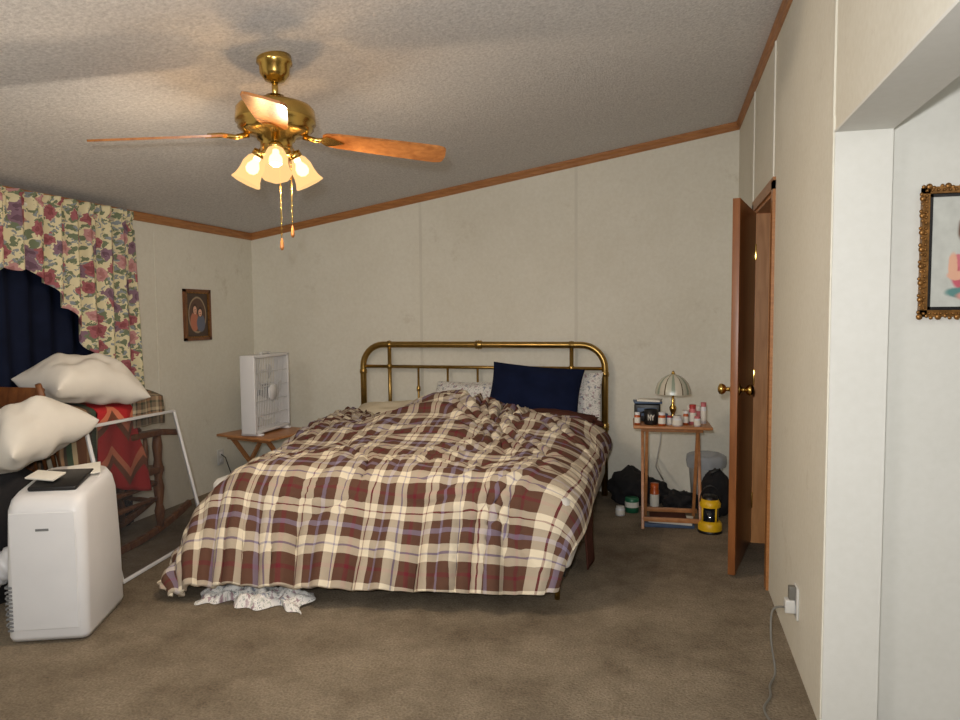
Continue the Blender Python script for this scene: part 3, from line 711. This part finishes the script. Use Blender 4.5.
for sx in (-1,1):
    x=fc.x+sx*(t/2-.004); n=20
    for i in range(n):
        y=fc.y-w/2+.03+(w-.06)*i/(n-1); b.box((x,y,zc0),(.003,.005,h-.05),'plastic')
    for i in range(1,5):
        b.box((x,fc.y,zc0-h/2+.02+(h-.04)*i/5),(.003,w-.04,.005),'plastic')
    b.lathe([(0,0),(.06,.0),(.055,.006),(0,.008)],'plastic',Matrix.Translation((x+sx*.002,fc.y,zc0))@RY(90*sx),20)
for k in range(5):
    a=k*2*math.pi/5; P=[]
    for i in range(6):
        r_=.05+.15*i/5; row=[]
        for j in range(5):
            aa=a+(-.45+.9*j/4)*(.7+.3*i/5); row.append((fc.x+(-.02+.04*j/4),fc.y+r_*math.cos(aa),zc0+r_*math.sin(aa)))
        P.append(row)
    b.grid(P,'plastic2')
b.lathe([(0,-.03),(.05,-.03),(.055,0),(.05,.03),(0,.03)],'grille',Matrix.Translation((fc.x,fc.y,zc0))@RY(90),20)
for sy in (-1,1): b.box((fc.x,fc.y+sy*(w/2-.05),fc.z+.009),(t+.05,.03,.016),'plastic',bev=.004)
b.box((fc.x,fc.y,zc0+h/2+.012),(.02,.12,.012),'plastic2',bev=.004); b.box((fc.x,fc.y-.05,zc0+h/2+.004),(.02,.012,.014),'plastic2'); b.box((fc.x,fc.y+.05,zc0+h/2+.004),(.02,.012,.014),'plastic2')
b.done()
# ---------------- items on right tray table ----------------
b=B('stained_glass_lamp'); T=Matrix.Translation((TX+.01,TY+.04,TZ))
b.lathe([(0,0),(.052,0),(.054,.008),(.035,.018),(.014,.03),(.010,.05),(.020,.075),(.022,.09),(.009,.11),(.008,.19),(.015,.2),(0,.205)],'brass',T,20)
prof=[(.105,.175),(.103,.20),(.090,.240),(.066,.270),(.034,.290),(.014,.296),(0,.297)]
m,nt,p=new('stained_glass'); uv=N(nt,'ShaderNodeUVMap'); sp=N(nt,'ShaderNodeSeparateXYZ'); nt.links.new(uv.outputs[0],sp.inputs[0])
mu=N(nt,'ShaderNodeMath',operation='MULTIPLY'); mu.inputs[1].default_value=6; nt.links.new(sp.outputs[0],mu.inputs[0]); fr=N(nt,'ShaderNodeMath',operation='FRACT'); nt.links.new(mu.outputs[0],fr.inputs[0])
r=N(nt,'ShaderNodeValToRGB'); r.color_ramp.interpolation='CONSTANT'; r.color_ramp.elements[0].color=srgb((90,76,52)); r.color_ramp.elements[1].position=.07; r.color_ramp.elements[1].color=srgb((196,196,180))
e=r.color_ramp.elements.new(.4); e.color=srgb((150,162,146)); e=r.color_ramp.elements.new(.62); e.color=srgb((206,200,184)); nt.links.new(fr.outputs[0],r.inputs[0]); nt.links.new(r.outputs[0],p.inputs['Base Color']); p.inputs['Roughness'].default_value=.25
M['sg']=m
b.lathe(prof,'sg',T,36,.03,6); b.lathe([(.0,.293),(.012,.298),(.008,.313),(0,.32)],'brass',T,12)
b.done()
b=B('black_mug'); mx_,my_=TX-.12,TY-.10; T=Matrix.Translation((mx_,my_,TZ))
b.lathe([(0,.001),(.036,.0),(.040,.006),(.041,.092),(.038,.093),(.036,.01),(0,.01)],'black',T,24)
b.tube([(mx_-.04,my_,TZ+.075),(mx_-.062,my_,TZ+.07),(mx_-.066,my_,TZ+.045),(mx_-.055,my_,TZ+.022),(mx_-.038,my_,TZ+.02)],.006,'black',8)
for p0,p1 in (((-.015,.03),(-.015,.065)),((-.015,.065),(.0,.03)),((0,.03),(0,.065)),((.012,.047),(.004,.065)),((.012,.047),(.02,.065)),((.012,.047),(.012,.03))):
    b.tube([(mx_+p0[0],my_-.0405,TZ+p0[1]),(mx_+p1[0],my_-.0405,TZ+p1[1])],.0025,'paper',6)
b.done()
b=B('clock_radio'); b.box((TX-.145,TY+.07,TZ+.055),(.16,.10,.11),'black',bev=.01); b.box((TX-.145,TY+.018,TZ+.06),(.12,.004,.05),'bluebox',bev=.002)
b.box((TX-.145,TY+.07,TZ+.118),(.17,.12,.012),'bluebox',RZ(6),.002); b.box((TX-.13,TY+.06,TZ+.130),(.14,.10,.012),'paper',RZ(-9),.002); b.done()
def bottle(name,x,y,z,r_,h_,k,cap):
    b=B(name); T=Matrix.Translation((x,y,z)); b.lathe([(0,0),(r_,0),(r_,h_*.74),(r_*.8,h_*.78),(r_*.8,h_*.8)],k,T,16)
    b.lathe([(r_*.88,h_*.8),(r_*.9,h_),(0,h_)],cap,T,16); b.lathe([(r_*1.02,h_*.15),(r_*1.02,h_*.6)],'paper',T,16); return b.done()
for nm,dx,dy,r_,h_,k,cap in (('pill_bottle',-.20,-.12,.018,.075,'orange','plastic'),('pill_bottle',-.055,-.13,.022,.08,'orange','plastic'),('pill_bottle',-.012,-.09,.016,.055,'plastic','capred'),('jar',.035,-.12,.030,.06,'plastic','plastic2'),('pill_bottle',.085,-.07,.016,.085,'orange','plastic'),('lotion_bottle',.125,-.04,.022,.12,'pink','capred'),('pill_bottle',.15,-.12,.020,.06,'plastic','pink'),('spray_bottle',.19,.0,.018,.13,'plastic','pink')):
    bottle(nm,TX+dx,TY+dy,TZ,r_,h_,k,cap)
b=B('medicine_boxes'); b.box((TX+.13,TY+.07,TZ+.035),(.11,.05,.07),'pink',RZ(10),.002); b.box((TX+.14,TY+.07,TZ+.085),(.08,.04,.03),'paper',RZ(-22),.002); b.box((TX-.05,TY-.03,TZ+.03),(.05,.05,.06),'bluebox',RZ(24),.002); b.box((TX+.09,TY-.01,TZ+.04),(.05,.03,.08),'paper',RZ(33),.002); b.done()
b=B('wastebasket'); T=Matrix.Translation((.28,5.02,0))
b.lathe([(0,.005),(.09,.005),(.115,.33),(.12,.335),(.112,.33),(.088,.015),(0,.015)],'plastic2',T,28)
b.lathe([(.123,.27),(.13,.30),(.126,.345),(.105,.36),(.06,.345),(.03,.33),(0,.33)],'bag',T,36,.05,9)
b.done()
b=B('black_tote_bag'); b.ball((.33,4.78,.14),1,'dark',sc=(.09,.10,.16),amp=.25,fr=2,flat=0); b.tube([(.29,4.76,.22),(.30,4.74,.29),(.35,4.76,.31),(.38,4.78,.25)],.008,'black',8); b.done()
b=B('camping_lantern'); T=Matrix.Translation((.275,4.42,0))
b.lathe([(0,0),(.066,0),(.070,.012),(.070,.055),(.058,.07),(0,.07)],'yellow',T,24); b.lathe([(.071,.0),(.073,.012),(.070,.016)],'black',T,24)
b.lathe([(.048,.06),(.048,.16),(.0,.16)],'glassy',T,24); b.lathe([(.060,.155),(.062,.175),(.048,.20),(.02,.21),(0,.21)],'yellow',T,24)
b.lathe([(.046,.20),(.04,.222),(.0,.226)],'black',T,20)
for k in range(4):
    a=k*math.pi/2+.6; b.tube([(.275+.055*math.cos(a),4.42+.055*math.sin(a),.06),(.275+.055*math.cos(a),4.42+.055*math.sin(a),.16)],.006,'yellow',6)
b.tube([(.275+.06*math.cos(t),4.42,.18+.10*math.sin(t)) for t in [math.pi*i/10 for i in range(11)]],.004,'black',6); b.done()
b=B('black_duffel_bag'); b.ball((-.22,5.0,.10),1,'dark',sc=(.14,.14,.13),amp=.3,fr=2.2,flat=0); b.ball((-.08,5.06,.06),1,'dark',sc=(.13,.1,.09),amp=.3,fr=2,flat=0); b.done()
b=B('green_tin'); T=Matrix.Translation((-.20,4.76,0)); b.lathe([(0,0),(.045,0),(.045,.09),(.042,.095),(0,.095)],'green',T,24); b.lathe([(.0455,.035),(.0455,.07)],'paper',T,24); b.done()
bottle('amber_bottle',-.055,4.84,0,.03,.18,'orange','orange')
bottle('white_jar',-.27,4.66,0,.03,.06,'plastic','plastic2')
b=B('stack_of_books'); b.box((.03,4.52,.013),(.30,.17,.022),'bluebox',RZ(6),.002); b.box((.05,4.52,.033),(.26,.16,.018),'paper',RZ(-5),.002); b.box((.03,4.52,.049),(.22,.14,.014),'maroon',RZ(3),.002); b.done()
b=B('crumpled_dark_clothes'); b.ball((.11,4.88,.05),1,'dark',sc=(.11,.1,.07),amp=.4,fr=2.4,flat=0); b.done()
b=B('lamp_cord'); b.tube([(-.01,4.695,.64),(-.02,4.71,.48),(-.05,4.80,.30),(.0,4.95,.18),(-.04,5.12,.25),(-.04,5.245,.28)],.004,'plastic2',6); b.done()

# ---------------- wall things ----------------
def frame(name,o,ux,uz,nrm,w,h,fwid,k,pk,ins):
    b=B(name); o=Vector(o);ux=Vector(ux);uz=Vector(uz);n=Vector(nrm)
    def q(x0,x1,z0,z1,d0,d1,kk):
        vs=[o+ux*x+uz*z+n*d for d in (d0,d1) for x,z in ((x0,z0),(x1,z0),(x1,z1),(x0,z1))]
        b.add(vs,[[0,1,2,3],[4,5,6,7],[0,1,5,4],[1,2,6,5],[2,3,7,6],[3,0,4,7]],kk,False)
    q(0,w,0,fwid,0,.02,k);q(0,w,h-fwid,h,0,.02,k);q(0,fwid,0,h,0,.02,k);q(w-fwid,w,0,h,0,.02,k)
    q(fwid*.9,w-fwid*.9,fwid*.9,h-fwid*.9,.0,.008,'black')
    i=ins; b.add([o+ux*x+uz*z+n*.0095 for x,z in ((i,i),(w-i,i),(w-i,h-i),(i,h-i))],[[0,1,2,3]],pk,False,[(0,0),(1,0),(1,1),(0,1)])
    return b,q,o,ux,uz,n
b,q,o,ux,uz,n=frame('family_portrait_frame',(XL,4.36,1.145),(0,1,0),(0,0,1),(1,0,0),.30,.37,.020,'dkwood','port2',.030)
q(.020,.030,.020,.350,.008,.017,'gold'); q(.270,.280,.020,.350,.008,.017,'gold'); q(.020,.280,.020,.030,.008,.017,'gold'); q(.020,.280,.340,.350,.008,.017,'gold')
b.done()
b,q,o,ux,uz,n=frame('ornate_gold_portrait_frame',(.752,2.458,1.30),(1,0,0),(0,0,1),(0,-1,0),.32,.39,.020,'gold','port1',.029)
q(.022,.030,.022,.368,.008,.014,'black'); q(.290,.298,.022,.368,.008,.014,'black'); q(.022,.298,.022,.030,.008,.014,'black'); q(.022,.298,.360,.368,.008,.014,'black')
for i in range(84):
    w_,h_=.32,.39; per=2*(w_+h_); s_=i/84*per
    if s_<w_: x,z=s_,0
    elif s_<w_+h_: x,z=w_,s_-w_
    elif s_<2*w_+h_: x,z=2*w_+h_-s_,h_
    else: x,z=0,per-s_
    wob=.003*math.sin(i*2.1); sx=.005+.003*(i%3==0)
    b.ball(o+ux*(x+wob)+uz*(z+wob)+n*.018,sx,'gold',sc=(1.2,.7,1.2))
    x2=.010+(x*(w_-.020)/w_); z2=.010+(z*(h_-.020)/h_)
    b.ball(o+ux*x2+uz*z2+n*.021,.005,'gold')
b.done()
def outlet(name,p,nx):
    b=B(name); b.box((p[0]+nx*.004,p[1],p[2]),(.008,.075,.12),'plastic2',bev=.003)
    for dz in (-.025,.025): b.box((p[0]+nx*.009,p[1],p[2]+dz),(.004,.035,.03),'plastic',bev=.002)
    return b
b=outlet('wall_outlet',(XR,2.80,.24),-1); b.box((XR-.028,2.795,.225),(.036,.04,.05),'plastic2',bev=.005); b.box((XR-.02,2.795,.275),(.025,.028,.05),'cable',bev=.004); b.done()
b=B('power_cord'); pts=[(XR-.045,2.79,.22),(XR-.09,2.77,.21),(XR-.10,2.72,.12),(XR-.09,2.68,.02),(.37,2.60,.008),(.36,2.52,.008),(.33,2.44,.008),(.34,2.36,.008),(.37,2.28,.008),(.40,2.2,.008),(.42,2.05,.008)]
sm=[]
for i in range(len(pts)-1):
    p_=[Vector(pts[max(min(i+k,len(pts)-1),0)]) for k in (-1,0,1,2)]
    for s_ in range(6):
        t=s_/6; sm.append(.5*((2*p_[1])+(-p_[0]+p_[2])*t+(2*p_[0]-5*p_[1]+4*p_[2]-p_[3])*t*t+(-p_[0]+3*p_[1]-3*p_[2]+p_[3])*t**3))
b.tube(sm,.004,'cable',8); b.done()
b=outlet('wall_outlet',(XL,4.74,.24),1); b.done()
b=B('fan_cord'); b.tube([(XL+.01,4.74,.26),(XL+.06,4.72,.24),(XL+.12,4.70,.12),(XL+.25,4.66,.02),(-2.9,4.6,.006)],.004,'black',6); b.done()

# ---------------- lights ----------------
def area(name,loc,tgt,size,e,col):
    L=D.lights.new(name,'AREA'); L.energy=e; L.size=size; L.color=col; o=D.objects.new(name,L); S.collection.objects.link(o)
    o.location=loc; d=Vector(tgt)-Vector(loc); o.rotation_euler=d.to_track_quat('-Z','Y').to_euler(); return o
area('camera_flash',(-.05,-.05,1.42),(-1.5,4.6,1.5),.06,46,(1,.985,.96))
area('rear_fill_light',(-1.6,-.9,2.1),(-1.7,2.5,.6),.9,24,(1,.95,.88))  # added soft fill behind the camera to even out the room, no fixture modelled
L=D.lights.new('hall_fill_light','POINT'); L.energy=8; L.color=(1,.97,.93); L.shadow_soft_size=.12; o=D.objects.new('hall_fill_light',L); o.location=(1.5,.9,2.2); S.collection.objects.link(o)  # added weak fill light so the hall is not dark, unseen source
w=D.worlds.new('world'); S.world=w; w.use_nodes=True; w.node_tree.nodes['Background'].inputs[0].default_value=(.8,.85,.9,1); w.node_tree.nodes['Background'].inputs[1].default_value=.2
